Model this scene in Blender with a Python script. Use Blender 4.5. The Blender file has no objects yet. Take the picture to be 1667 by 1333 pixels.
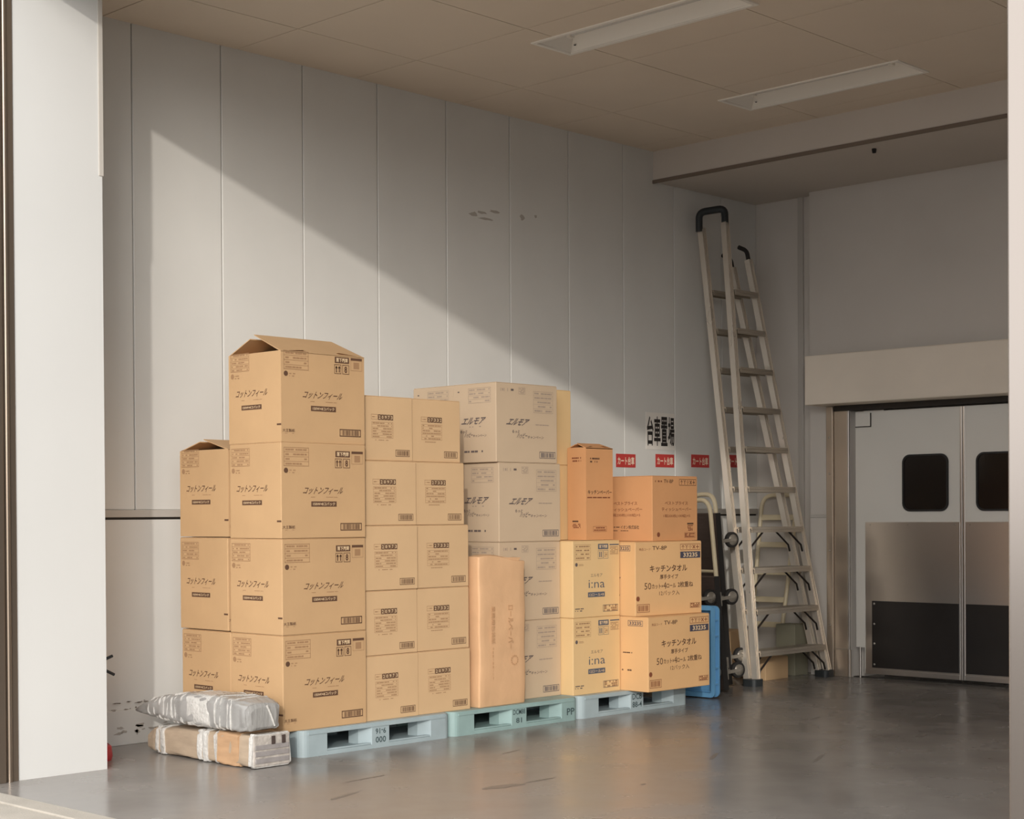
import bpy, bmesh, math, random
from mathutils import Vector, Matrix

# ------------------------------------------------------------------ camera, sky, sun, exposure
SC = bpy.context.scene
COL = SC.collection
R = math.radians
random.seed(7)

YAW, ROLL, PITCH, FPX, PPY, CAMH = 0.767868, -0.0060331, -0.010365, 2669.37, 868.31, 1.26
cam = bpy.data.cameras.new('camera')
cam.sensor_fit = 'HORIZONTAL'; cam.sensor_width = 36.0
cam.lens = FPX / 1667.0 * 36.0
cam.shift_y = (PPY - 666.5) / 1667.0
cam.clip_start = 0.05; cam.clip_end = 400
camo = bpy.data.objects.new('camera', cam); COL.objects.link(camo)
fw = Vector((math.cos(YAW) * math.cos(PITCH), math.sin(YAW) * math.cos(PITCH), math.sin(PITCH)))
rt = Vector((math.sin(YAW), -math.cos(YAW), 0)); up = rt.cross(fw)
r2 = math.cos(ROLL) * rt + math.sin(ROLL) * up
u2 = -math.sin(ROLL) * rt + math.cos(ROLL) * up
camo.matrix_world = Matrix(((r2.x, u2.x, -fw.x, 0), (r2.y, u2.y, -fw.y, 0), (r2.z, u2.z, -fw.z, CAMH), (0, 0, 0, 1)))
SC.camera = camo

world = bpy.data.worlds.new('sky'); SC.world = world; world.use_nodes = True
bg = world.node_tree.nodes['Background']
bg.inputs['Color'].default_value = (0.96, 0.98, 1.0, 1); bg.inputs['Strength'].default_value = 2.05

SUN = Vector((1.07, 1.0, -0.39))
def sun(name, energy, angle, color):
    l = bpy.data.lights.new(name, 'SUN'); l.energy = energy; l.angle = R(angle); l.color = color
    o = bpy.data.objects.new(name, l); COL.objects.link(o); o.location = (-6, -6, 6)
    o.rotation_euler = SUN.to_track_quat('-Z', 'Y').to_euler()
sun('sun', 1.2, 1.0, (1.0, 0.94, 0.86))
sun('sun_haze', 1.75, 26.0, (1.0, 0.95, 0.88))       # the bright hazy sky around the low sun

SC.view_settings.view_transform = 'Standard'; SC.view_settings.look = 'None'
SC.view_settings.gamma = 1.0; SC.view_settings.use_curve_mapping = False
SC.view_settings.exposure = 0.0

# ------------------------------------------------------------------ materials
def lin(r, g, b):
    f = lambda c: ((c / 255 + 0.055) / 1.055) ** 2.4 if c > 10 else c / 255 / 12.92
    return (f(r), f(g), f(b), 1)
MATS = {}
def mat(name, rgb, rough=0.6, metal=0.0, var=0.0, scale=6.0, bump=0.0, bscale=60.0, spec=0.5, stretch=None, rvar=0.0):
    m = bpy.data.materials.new(name); m.use_nodes = True; nt = m.node_tree; b = nt.nodes['Principled BSDF']
    c = lin(*rgb)
    b.inputs['Base Color'].default_value = c; b.inputs['Roughness'].default_value = rough
    b.inputs['Metallic'].default_value = metal; b.inputs['Specular IOR Level'].default_value = spec
    tc = nt.nodes.new('ShaderNodeTexCoord'); mp = nt.nodes.new('ShaderNodeMapping')
    nt.links.new(tc.outputs['Object'], mp.inputs['Vector'])
    if stretch: mp.inputs['Scale'].default_value = stretch
    if var or rvar:
        n = nt.nodes.new('ShaderNodeTexNoise'); n.inputs['Scale'].default_value = scale; n.inputs['Detail'].default_value = 5
        nt.links.new(mp.outputs['Vector'], n.inputs['Vector'])
        if var:
            cr = nt.nodes.new('ShaderNodeValToRGB')
            cr.color_ramp.elements[0].position = 0.3; cr.color_ramp.elements[1].position = 0.7
            cr.color_ramp.elements[0].color = tuple(x * (1 - var) for x in c[:3]) + (1,)
            cr.color_ramp.elements[1].color = tuple(min(1, x * (1 + var)) for x in c[:3]) + (1,)
            nt.links.new(n.outputs['Fac'], cr.inputs['Fac']); nt.links.new(cr.outputs['Color'], b.inputs['Base Color'])
        if rvar:
            mr = nt.nodes.new('ShaderNodeMapRange')
            mr.inputs['From Min'].default_value = 0.3; mr.inputs['From Max'].default_value = 0.7
            mr.inputs['To Min'].default_value = max(0.03, rough - rvar); mr.inputs['To Max'].default_value = rough + rvar
            nt.links.new(n.outputs['Fac'], mr.inputs['Value']); nt.links.new(mr.outputs['Result'], b.inputs['Roughness'])
    if bump:
        n2 = nt.nodes.new('ShaderNodeTexNoise'); n2.inputs['Scale'].default_value = bscale; n2.inputs['Detail'].default_value = 4
        nt.links.new(mp.outputs['Vector'], n2.inputs['Vector'])
        bp = nt.nodes.new('ShaderNodeBump'); bp.inputs['Strength'].default_value = bump; bp.inputs['Distance'].default_value = 0.01
        nt.links.new(n2.outputs['Fac'], bp.inputs['Height']); nt.links.new(bp.outputs['Normal'], b.inputs['Normal'])
    MATS[name] = m
    return m
mat('wall_paint', (216, 214, 209), 0.55, var=0.03, scale=2.0)
mat('wall_back_paint', (207, 200, 192), 0.6, var=0.03, scale=1.5)
mat('pillar_paint', (208, 207, 204), 0.6, var=0.015, scale=1.5)
mat('exterior_paint', (150, 147, 142), 0.7, var=0.03, scale=1.5)
mat('trim_paint', (188, 182, 174), 0.5)
mat('beam_edge', (118, 104, 92), 0.7)
mat('dark_gap', (60, 54, 48), 0.8)
mat('ceiling_joint', (120, 104, 88), 0.9)
mat('ceiling_board', (230, 215, 196), 0.75, var=0.025, scale=1.6)
mat('beam_paint', (204, 195, 185), 0.7, var=0.03, scale=1.2)
mat('floor_paint', (137, 132, 127), 0.24, var=0.12, scale=1.7, rvar=0.07, bump=0.02, bscale=14)
mat('floor_worn', (122, 116, 110), 0.35)
mat('apron', (172, 164, 152), 0.85, var=0.10, scale=4, bump=0.25, bscale=120)
mat('steel_rail', (140, 126, 112), 0.35, 0.8, var=0.08, scale=3, stretch=(1, 1, 0.2))
mat('steel_post', (172, 161, 152), 0.22, 0.95)
mat('asphalt', (104, 99, 94), 0.9, var=0.08, scale=3, bump=0.3, bscale=160)
mat('kraft', (192, 156, 115), 0.72, var=0.045, scale=3.5, bump=0.06, bscale=40)
mat('kraft_flap', (186, 148, 108), 0.75, var=0.04, scale=4)
mat('kraft_small', (204, 170, 130), 0.72, var=0.04, scale=3.5, bump=0.05, bscale=40)
mat('kraft_grey', (194, 171, 144), 0.72, var=0.03, scale=3.5, bump=0.05, bscale=40)
mat('kraft_yellow', (218, 184, 134), 0.72, var=0.04, scale=3.5, bump=0.05, bscale=40)
mat('kraft_orange', (205, 150, 102), 0.7, var=0.05, scale=3.0, bump=0.06, bscale=40)
mat('kraft_towel', (216, 172, 122), 0.7, var=0.04, scale=3.0, bump=0.05, bscale=40)
mat('wrap_paper', (212, 170, 130), 0.55, var=0.06, scale=5, bump=0.25, bscale=16)
mat('ink_brown', (92, 64, 46), 0.7)
mat('ink_paper', (190, 146, 106), 0.6)
mat('ink_faint', (158, 122, 88), 0.7)
mat('ink_grey', (96, 84, 82), 0.7)
mat('ink_grey_faint', (160, 142, 126), 0.7)
mat('ink_blue', (82, 88, 100), 0.7)
mat('ink_navy', (66, 64, 78), 0.7)
mat('ink_red_brown', (128, 72, 46), 0.7)
mat('ink_light', (226, 196, 156), 0.7)
mat('pallet_plastic', (158, 172, 176), 0.5, var=0.08, scale=7, bump=0.05, bscale=30)
mat('pallet_plastic_green', (142, 166, 164), 0.5, var=0.09, scale=7, bump=0.05, bscale=30)
mat('pallet_ink', (62, 78, 80), 0.7)
mat('blue_plastic', (116, 176, 222), 0.4, var=0.03, scale=3)
mat('tread_alloy', (176, 166, 152), 0.42, 0.55, var=0.05, scale=8, stretch=(.3, 1, 1))
mat('aluminium', (236, 227, 214), 0.32, 0.6, var=0.05, scale=9, rvar=0.06, stretch=(1, 1, 0.25))
mat('black_plastic', (42, 46, 48), 0.5)
mat('rubber', (38, 35, 33), 0.75)
mat('brace_steel', (40, 32, 28), 0.5, 0.3)
mat('deck_board', (84, 70, 63), 0.7, var=0.10, scale=9, stretch=(1, 1, 6))
mat('caster_steel', (150, 143, 132), 0.4, 0.4, var=0.1, scale=30)
mat('cream_paint', (226, 211, 178), 0.42, var=0.04, scale=10)
mat('stainless', (212, 203, 194), 0.28, 0.9, bump=0.015, bscale=2.5)
mat('door_panel', (224, 220, 212), 0.4, 0.1, var=0.03, scale=1.5)
mat('black_plate', (44, 40, 38), 0.28, var=0.10, scale=5)
mat('window_dark', (34, 29, 26), 0.12)
mat('gasket', (30, 27, 25), 0.6)
mat('screw_steel', (190, 184, 176), 0.3, 0.8)
mat('frame_steel', (186, 170, 152), 0.33, 0.6, var=0.06, scale=3, stretch=(1, 1, 0.2))
mat('header_beige', (232, 220, 204), 0.65, var=0.04, scale=2.2)
mat('lamp_white', (246, 240, 230), 0.4)
mat('lamp_tube', (214, 210, 204), 0.3)
mat('film_grey', (154, 152, 149), 0.3, var=0.14, scale=14, rvar=0.08, bump=0.5, bscale=26, stretch=(1.6, 0.35, 0.5))
mat('film_white', (196, 193, 188), 0.25, var=0.14, scale=30, bump=0.6, bscale=60)
mat('timber_wrapped', (170, 151, 130), 0.45, var=0.13, scale=7, stretch=(3, 0.7, 3), bump=0.15, bscale=25)
mat('timber_orange', (182, 146, 112), 0.5, var=0.12, scale=9, stretch=(3, 0.7, 3))
mat('film_dull', (178, 170, 162), 0.3, var=0.2, scale=22, bump=0.6, bscale=50)
mat('tape_grey', (148, 142, 140), 0.4, var=0.1, scale=30)
mat('tape_dark', (74, 62, 58), 0.5)
mat('sign_paper', (228, 222, 214), 0.7)
mat('sign_ink', (38, 32, 30), 0.7)
mat('sign_red', (196, 62, 58), 0.55)
mat('sign_letter', (240, 214, 190), 0.6)
mat('extinguisher_red', (190, 44, 52), 0.35)
mat('green_box', (140, 136, 116), 0.7, var=0.05, scale=4)
mat('wood', (196, 150, 108), 0.7, var=0.12, scale=12, stretch=(4, 4, 0.6))
mat('scuff', (124, 114, 104), 0.8)
mat('scuff_faint', (174, 167, 158), 0.8)

# ------------------------------------------------------------------ mesh helpers
class MB:
    def __init__(s): s.v = []; s.f = []; s.sm = []
    def add(s, vs, fs, smooth=False):
        n = len(s.v); s.v += [tuple(p) for p in vs]
        s.f += [tuple(i + n for i in f) for f in fs]; s.sm += [smooth] * len(fs); return s
    def box(s, x0, x1, y0, y1, z0, z1):
        return s.add([(x0, y0, z0), (x1, y0, z0), (x1, y1, z0), (x0, y1, z0), (x0, y0, z1), (x1, y0, z1), (x1, y1, z1), (x0, y1, z1)],
                     [(0, 3, 2, 1), (4, 5, 6, 7), (0, 1, 5, 4), (1, 2, 6, 5), (2, 3, 7, 6), (3, 0, 4, 7)])
    def bbox(s, x0, x1, y0, y1, z0, z1, b=0.004, seg=2):
        bm = bmesh.new(); bmesh.ops.create_cube(bm, size=1)
        for v in bm.verts:
            v.co = ((x0 + x1) / 2 + v.co.x * (x1 - x0), (y0 + y1) / 2 + v.co.y * (y1 - y0), (z0 + z1) / 2 + v.co.z * (z1 - z0))
        bmesh.ops.bevel(bm, geom=list(bm.edges), offset=b, segments=seg, profile=0.5, affect='EDGES')
        return s.bm(bm)
    def bm(s, bm, smooth=False):
        bm.verts.index_update()
        s.add([v.co[:] for v in bm.verts], [[v.index for v in f.verts] for f in bm.faces], smooth); bm.free(); return s
    def prism(s, poly, h0, h1, axis='z', smooth=False):
        n = len(poly)
        def P(a, b, h): return (a, b, h) if axis == 'z' else ((a, h, b) if axis == 'y' else (h, a, b))
        vs = [P(a, b, h0) for a, b in poly] + [P(a, b, h1) for a, b in poly]
        fs = [tuple(range(n - 1, -1, -1)), tuple(range(n, 2 * n))]
        sides = [(i, (i + 1) % n, n + (i + 1) % n, n + i) for i in range(n)]
        if axis == 'y': fs = [f[::-1] for f in fs]; sides = [f[::-1] for f in sides]
        s.add(vs, fs); k = len(s.v) - 2 * n
        s.f += [tuple(i + k for i in f) for f in sides]; s.sm += [smooth] * n
        return s
    def sweep(s, path, r, n=10, smooth=True, closed=False):
        path = [Vector(p) for p in path]; rings = []; N = len(path)
        prev = None
        for i, p in enumerate(path):
            a = path[i - 1] if (i > 0 or closed) else p; b = path[(i + 1) % N] if (i < N - 1 or closed) else p
            t = (b - a).normalized()
            if prev is None:
                x = t.orthogonal().normalized()
            else:
                x = (prev - t * prev.dot(t)).normalized()
            prev = x; y = t.cross(x)
            rr = r[i] if isinstance(r, (list, tuple)) else r
            rings.append([p + x * rr * math.cos(2 * math.pi * k / n) + y * rr * math.sin(2 * math.pi * k / n) for k in range(n)])
        vs = [q for ring in rings for q in ring]; fs = []
        for i in range(N if closed else N - 1):
            j = (i + 1) % N
            for k in range(n):
                fs.append((i * n + k, i * n + (k + 1) % n, j * n + (k + 1) % n, j * n + k))
        s.add(vs, fs, smooth)
        if not closed: s.add(rings[0], [tuple(range(n - 1, -1, -1))]); s.add(rings[-1], [tuple(range(n))])
        return s
    def extrude(s, poly, p0, p1, sx, sy):
        """2D profile swept straight from p0 to p1, profile axes sx, sy"""
        p0 = Vector(p0); p1 = Vector(p1); n = len(poly)
        vs = [p0 + sx * a + sy * b for a, b in poly] + [p1 + sx * a + sy * b for a, b in poly]
        return s.add(vs, [tuple(range(n - 1, -1, -1)), tuple(range(n, 2 * n))] + [(i, (i + 1) % n, n + (i + 1) % n, n + i) for i in range(n)])
    def lathe(s, prof, c, axis='z', n=20, smooth=True):
        c = Vector(c); vs = []; fs = []
        for r_, h in prof:
            for k in range(n):
                a = 2 * math.pi * k / n; p = (r_ * math.cos(a), r_ * math.sin(a), h)
                if axis == 'y': p = (p[0], p[2], p[1])
                if axis == 'x': p = (p[2], p[0], p[1])
                vs.append(c + Vector(p))
        m = len(prof)
        for i in range(m - 1):
            for k in range(n):
                fs.append((i * n + k, i * n + (k + 1) % n, (i + 1) * n + (k + 1) % n, (i + 1) * n + k))
        s.add(vs, fs, smooth)
        s.add(vs[:n], [tuple(range(n - 1, -1, -1))]); s.add(vs[-n:], [tuple(range(n))]); return s
    def mesh(s, name, m):
        me = bpy.data.meshes.new(name); me.from_pydata(s.v, [], s.f); me.update()
        for p, sm in zip(me.polygons, s.sm): p.use_smooth = sm
        bm = bmesh.new(); bm.from_mesh(me); bmesh.ops.recalc_face_normals(bm, faces=bm.faces); bm.to_mesh(me); bm.free()
        me.materials.append(MATS[m] if isinstance(m, str) else m); return me
    def build(s, name, m, parent=None, loc=(0, 0, 0), rz=0.0):
        return put(name, s.mesh(name, m), parent, loc, rz)
def put(name, me, parent=None, loc=(0, 0, 0), rz=0.0):
    o = bpy.data.objects.new(name, me); COL.objects.link(o); o.location = loc; o.rotation_euler = (0, 0, rz)
    if parent: o.parent = parent
    return o
def tag(o, label=None, cat=None, group=None, kind=None):
    if label: o['label'] = label
    if cat: o['category'] = cat
    if group: o['group'] = group
    if kind: o['kind'] = kind
    return o
def thing(name, label, cat, loc=(0, 0, 0), rz=0.0, group=None):
    return tag(put(name, None, None, loc, rz), label, cat, group)
def rrect(x0, x1, y0, y1, r, n=5):
    pts = []
    for cx, cy, a0 in ((x1 - r, y0 + r, -90), (x1 - r, y1 - r, 0), (x0 + r, y1 - r, 90), (x0 + r, y0 + r, 180)):
        for k in range(n + 1):
            a = R(a0 + 90 * k / n); pts.append((cx + r * math.cos(a), cy + r * math.sin(a)))
    return pts
def arc_path(pts, r, n=6):
    """polyline with rounded corners"""
    pts = [Vector(p) for p in pts]; out = [pts[0]]
    for i in range(1, len(pts) - 1):
        p = pts[i]; a = (pts[i - 1] - p); b = (pts[i + 1] - p); rr = min(r, a.length * 0.49, b.length * 0.49)
        a0 = p + a.normalized() * rr; b0 = p + b.normalized() * rr
        for k in range(n + 1):
            t = k / n; out.append(a0 * (1 - t) ** 2 + p * 2 * t * (1 - t) + b0 * t * t)
    out.append(pts[-1]); return out

GLY = {}
def glyph(body, bold=0.0):
    key = (body, bold)
    if key not in GLY:
        c = bpy.data.curves.new('lettering', 'FONT'); c.body = body; c.resolution_u = 2; c.offset = bold
        o = bpy.data.objects.new('lettering', c); COL.objects.link(o)
        dg = bpy.context.evaluated_depsgraph_get(); dg.update()
        ev = o.evaluated_get(dg); m = ev.to_mesh()
        vs = [(v.co.x, v.co.y) for v in m.vertices]; fs = [tuple(p.vertices) for p in m.polygons]
        ev.to_mesh_clear(); bpy.data.objects.remove(o); bpy.data.curves.remove(c)
        xs = [a for a, b in vs]; ys = [b for a, b in vs]
        x0, x1, y0, y1 = min(xs), max(xs), min(ys), max(ys)
        GLY[key] = ([((a - x0) / (x1 - x0), (b - y0) / (y1 - y0)) for a, b in vs], fs)
    return GLY[key]
class Print:
    """flat print on a face: fractions of the face, v measured from the top; each ink is one mesh"""
    def __init__(s, W, H): s.W = W; s.H = H; s.ink = {}
    def _m(s, ink): return s.ink.setdefault(ink, ([], [], []))
    def add(s, ink, pts, fs, lift=0):
        V, F, L = s._m(ink); n = len(V)
        V += [(u * s.W, (1 - v) * s.H, lift) for u, v in pts]; F += [tuple(i + n for i in f) for f in fs]
    def text(s, ink, body, u0, u1, v0, v1, bold=0.02, shear=0.0, lift=0, turn=False):
        g, fs = glyph(body, bold)
        pts = []
        for a, b in g:
            if turn: a, b = 1 - a, 1 - b
            pts.append((u0 + (u1 - u0) * a + shear * (b - 0.5) * (v1 - v0), v1 + (v0 - v1) * b))
        s.add(ink, pts, fs, lift)
    def vtext(s, ink, body, u0, u1, v0, v1, bold=0.0, lift=0):
        """lettering turned a quarter, reading downwards"""
        g, fs = glyph(body, bold)
        s.add(ink, [(u1 + (u0 - u1) * (1 - b), v0 + (v1 - v0) * a) for a, b in g], fs, lift)
    def rect(s, ink, u0, u1, v0, v1, lift=0): s.add(ink, [(u0, v1), (u1, v1), (u1, v0), (u0, v0)], [(0, 1, 2, 3)], lift)
    def frame(s, ink, u0, u1, v0, v1, t=0.002):
        tu, tv = t / s.W, t / s.H
        s.rect(ink, u0, u1, v0, v0 + tv); s.rect(ink, u0, u1, v1 - tv, v1); s.rect(ink, u0, u0 + tu, v0, v1); s.rect(ink, u1 - tu, u1, v0, v1)
    def disc(s, ink, u, v, r, n=16, inner=0.0):
        ru, rv = r / s.W, r / s.H
        s.add(ink, [(u + ru * math.cos(2 * math.pi * k / n), v + rv * math.sin(2 * math.pi * k / n)) for k in range(n)], [tuple(range(n))])
    def barcode(s, ink, u0, u1, v0, v1, seed=1, t=0.003):
        s.frame(ink, u0, u1, v0, v1, t); rn = random.Random(seed); u = u0 + (u1 - u0) * 0.1; dv = (v1 - v0) * 0.16
        while u < u1 - (u1 - u0) * 0.1:
            w = (u1 - u0) * rn.choice((0.014, 0.022, 0.034)); s.rect(ink, u, u + w, v0 + dv, v1 - dv); u += w + (u1 - u0) * rn.choice((0.014, 0.02, 0.03))
    def lines(s, ink, u0, u1, v0, v1, n, seed=1, fill=0.35):
        rn = random.Random(seed)
        for k in range(n):
            v = v0 + (v1 - v0) * (k + 0.5) / n; h = (v1 - v0) / n * fill * 0.5; u = u0
            while u < u1 - 0.01:
                w = min(u1 - u, (u1 - u0) * rn.uniform(0.06, 0.24))
                if rn.random() < 0.75: s.rect(ink, u, u + w * 0.88, v - h, v + h)
                u += w
    def table(s, ink, u0, u1, v0, v1, n=4, seed=1, t=0.0018):
        s.frame(ink, u0, u1, v0, v1, t); tv = t * 0.7 / s.H
        for k in range(1, n): v = v0 + (v1 - v0) * k / n; s.rect(ink, u0, u1, v - tv / 2, v + tv / 2)
        s.lines(ink, u0 + 0.02, u1 - 0.02, v0, v1, n, seed, 0.34)
    def meshes(s, face, D=0.0, off=0.0012):
        out = []
        for ink, (V, F, L) in s.ink.items():
            if face == 'front': vs = [(u, -off - l, v) for u, v, l in V]
            elif face == 'side': vs = [(-off - l, D - u, v) for u, v, l in V]
            elif face == 'wall': vs = [(u, -off - l, v) for u, v, l in V]
            me = bpy.data.meshes.new('print'); me.from_pydata(vs, [], F); me.update(); me.materials.append(MATS[ink]); out.append(me)
        return out

# ------------------------------------------------------------------ the setting
WY, CZ, BX = 7.907, 4.03, 11.09            # long wall plane, ceiling height, recess wall plane
PX, PYE = 10.955, 7.30                     # cold-room wall plane and its free edge
def struct(name, mb, m, parent=None):
    o = mb.build(name, m, parent)
    if not parent: o['kind'] = 'structure'
    return o
FX0, FX1 = 3.93, 4.515                      # thickness of the front wall with the big opening
LJ, RJ, LZ = 7.205, 1.25, 3.945             # opening: left reveal, right reveal, lintel underside
struct('floor', MB().box(3.72, 12.4, -8.2, 8.4, -0.2, 0.0), 'floor_paint')
struct('ground', MB().box(-60, 2.6, -60, 60, -0.2, -0.008), 'asphalt')
struct('apron', MB().box(2.6, 3.72, -60, 60, -0.2, -0.004), 'apron')
struct('trim_1', MB().bbox(3.66, 3.78, RJ, LJ, -0.05, 0.004, 0.004), 'apron')
# front wall around the opening
struct('wall_front', MB().box(FX0, FX1, LJ, 12, -0.2, 5.2), 'pillar_paint')
struct('wall_lintel', MB().box(FX0, FX1, RJ, LJ, LZ, 5.2), 'pillar_paint')
struct('wall_front_right', MB().box(FX0, FX1, -2.2, RJ, -0.2, 5.2), 'exterior_paint')
struct('wall_lintel_right', MB().box(FX0, FX1, -4.6, -2.2, LZ, 5.2), 'exterior_paint')          # unseen second opening, added to let more skylight reach the doors
struct('wall_front_far', MB().box(FX0, FX1, -8.2, -4.6, -0.2, 5.2), 'exterior_paint')
struct('wall_right', MB().box(FX1, 12.4, -8.2, -8.0, -0.2, 5.2), 'wall_paint')
# guide rail of the shutter beside the left reveal
g = struct('trim_2', MB().bbox(3.80, 4.022, LJ - 0.008, LJ + 0.14, 0, 4.3, 0.003), 'steel_rail')
struct('rail_lip', MB().sweep([(3.972, LJ - .012, 0), (3.972, LJ - .012, 4.3)], .013, 14), 'steel_rail', g)
struct('rail_cover', MB().bbox(3.80, 3.945, LJ - 0.03, LJ - 0.008, 0, 4.3, 0.004), 'steel_rail', g)
# steel post in front of the right jamb
g = struct('trim_3', MB().bbox(3.72, 3.90, 1.72, 1.912, 0, 4.2, 0.012, 4), 'steel_post')
# strip over the edge of the pillar, upper half only
struct('trim_4', MB().bbox(FX1 - 0.02, FX1 + 0.006, LJ - 0.006, LJ + 0.05, 2.98, 3.94, 0.002), 'trim_paint')

# long panelled wall
wl = struct('wall_left', MB().box(FX1, BX + 0.3, WY + 0.012, WY + 0.25, -0.2, 5.2), 'dark_gap')
PW, P0 = 0.6075, 5.15
pm = MB().bbox(0.003, PW - 0.003, 0, 0.03, 1.31, CZ + 0.01, 0.005, 2).mesh('wall_panel', 'wall_paint')
for k in range(-1, 10):
    x = P0 + k * PW
    if x + PW > BX + 0.02:
        MB().bbox(0.003, BX - x, 0, 0.03, 1.31, CZ + 0.01, 0.005, 2).build('wall_panel', 'wall_paint', wl, (x, WY, 0)); break
    put('wall_panel', pm, wl, (x, WY, 0))
struct('lower_board', MB().bbox(FX1, BX, WY - 0.004, WY + 0.03, 0.0, 1.255, 0.003), 'wall_paint', wl)
struct('ledge_strip', MB().bbox(FX1, BX, WY - 0.012, WY + 0.03, 1.268, 1.31, 0.004), 'trim_paint', wl)
struct('baseboard_left', MB().bbox(FX1, BX, WY - 0.016, WY - 0.004, 0.0, 0.195, 0.004), 'wall_paint')
def blot(cx, cz, rx, rz, seed, y, m, parent):
    rn = random.Random(seed); n = 11
    pts = [(cx + rx * rn.uniform(0.35, 1.0) * math.cos(2 * math.pi * k / n), cz + rz * rn.uniform(0.35, 1.0) * math.sin(2 * math.pi * k / n)) for k in range(n)]
    o = MB().add([(a, y, b) for a, b in pts], [tuple(range(n))]).build('scuff_mark', m, parent); return o
for i, (cx, cz, rx, rz, m) in enumerate(((7.83, 3.31, .05, .02, 'scuff_faint'), (7.92, 3.33, .07, .012, 'scuff_faint'), (8.03, 3.35, .06, .02, 'scuff_faint'), (7.95, 3.29, .10, .012, 'scuff_faint'), (8.31, 3.345, .03, .03, 'scuff_faint'), (8.45, 3.37, .022, .015, 'scuff_faint'))):
    blot(cx, cz, rx, rz, 50 + i, WY - 0.0012, m, wl)
rn = random.Random(5)
for i in range(44):
    cx = rn.uniform(4.95, 5.75)
    blot(cx, rn.choice((0.20, 0.235)) + rn.uniform(-.006, .006), rn.uniform(.006, .035), rn.uniform(.002, .006), 80 + i, WY - 0.0175 if i % 2 else WY - 0.0175, 'scuff', wl)
for i in range(16):
    blot(rn.uniform(4.98, 5.5), 0.085 + rn.uniform(-.03, .02), rn.uniform(.01, .05), rn.uniform(.006, .02), 120 + i, WY - 0.0175, 'scuff_faint', wl)

# worn patches on the floor
fl = bpy.data.objects['floor']
def patch(cx, cy, rx, ry, rot, seed, m):
    rn = random.Random(seed); n = 14; c, q = math.cos(rot), math.sin(rot); pts = []
    for k in range(n):
        a = rx * rn.uniform(.6, 1) * math.cos(2 * math.pi * k / n); b = ry * rn.uniform(.5, 1) * math.sin(2 * math.pi * k / n); pts.append((cx + a * c - b * q, cy + a * q + b * c, .0008))
    MB().add(pts, [tuple(range(n))]).build('worn_patch', m, fl)
for i, (cx, cy, rx, ry, rot) in enumerate(((5.47, 5.35, .15, .05, -.2), (5.72, 5.34, .12, .012, .0), (5.95, 4.9, .02, .015, 0), (6.9, 5.2, .16, .02, .5), (7.2, 4.75, .20, .015, .4), (8.6, 5.7, .12, .02, .2), (9.2, 5.2, .10, .018, .3), (7.9, 5.9, .14, .012, .6), (6.3, 6.1, .12, .01, .2), (5.2, 6.0, .2, .012, .1), (4.8, 5.7, .16, .02, .3), (8.3, 4.8, .10, .03, .2))):
    patch(cx, cy, rx, ry, rot, 300 + i, 'floor_worn')

# recess wall, cold-room wall and the beam
struct('wall_back', MB().box(BX, BX + 0.3, 6.9, WY + 0.2, -0.2, 5.2), 'wall_back_paint')
struct('trim_5', MB().bbox(BX - 0.02, BX + 0.01, 7.44, 7.49, 0, 3.8, 0.005), 'trim_paint')
DY0, DYM = 6.905, 5.985                    # left edge of the doors, meeting line
DTOP = 2.05
wb = struct('wall_cold_room', MB().box(PX, PX + 0.12, DY0 + 0.03, PYE, 0, 3.9).box(PX, PX + 0.12, -8.0, DY0 + 0.03, DTOP + 0.02, 3.9)
            .box(PX, PX + 0.12, -8.0, 2 * DYM - DY0 - 0.03, 0, DTOP + 0.02), 'wall_back_paint')
struct('ledge_strip', MB().bbox(PX - 0.010, PX, 7.135, PYE, 1.235, 1.262, 0.003), 'trim_paint', wb)
struct('dark_room', MB().box(PX + 0.5, PX + 0.55, 4.4, 7.4, 0, 2.4), 'dark_gap', wb)
bm_ = struct('ceiling_beam', MB().box(9.76, 12.4, -8.0, WY, 3.80, 4.4), 'beam_paint')
struct('edge_strip', MB().bbox(9.748, 9.762, -8.0, WY, 3.785, 3.812, 0.003), 'beam_edge', bm_)
MB().lathe([(.012, -.03), (.016, -.01), (.016, 0)], (9.976, 6.112, 3.80), 'z', 12).build('sprinkler_stub', 'rubber', bm_)

# ceiling of boards, with holes for the recessed lamps
LAMPS = ((7.03, 7.335, 5.24, 6.57), (8.88, 9.21, 5.28, 6.60))
ce = struct('ceiling', MB().box(FX0 + 0.1, 12.4, -8.0, WY + 0.2, CZ + 0.15, 5.2), 'ceiling_joint')
def cut(rect, hole):
    x0, x1, y0, y1 = rect; a, b, c, d = hole
    if a >= x1 or b <= x0 or c >= y1 or d <= y0: return [rect]
    out = []
    if a > x0: out.append((x0, a, y0, y1))
    if b < x1: out.append((b, x1, y0, y1))
    m0, m1 = max(a, x0), min(b, x1)
    if c > y0: out.append((m0, m1, y0, c))
    if d < y1: out.append((m0, m1, d, y1))
    return out
ys = [WY + 0.02, 7.335, 6.42, 5.32, 4.30, 3.20, 2.10, 1.00, -0.1, -1.2, -2.3, -3.4, -4.5, -5.6, -6.7, -8.0]
xs = [4.05, 4.965, 5.875, 6.79, 7.705, 8.62, 9.535, 9.80]
for i in range(len(xs) - 1):
    for j in range(len(ys) - 1):
        rs = [(xs[i] + .003, xs[i + 1] - .003, ys[j + 1] + .003, ys[j] - .003)]
        for h in LAMPS: rs = [q for r_ in rs for q in cut(r_, h)]
        dz = random.uniform(-.0006, .0006)
        mb = MB()
        for r_ in rs: mb.box(r_[0], r_[1], r_[2], r_[3], CZ + dz, CZ + 0.02)
        mb.build('ceiling_board', 'ceiling_board', ce)
mb = MB()
for r_ in [q for q0 in cut((4.05, 9.80, -8.0, WY), LAMPS[0]) for q in cut(q0, LAMPS[1])]: mb.box(r_[0], r_[1], r_[2], r_[3], CZ + .008, CZ + .014)
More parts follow.
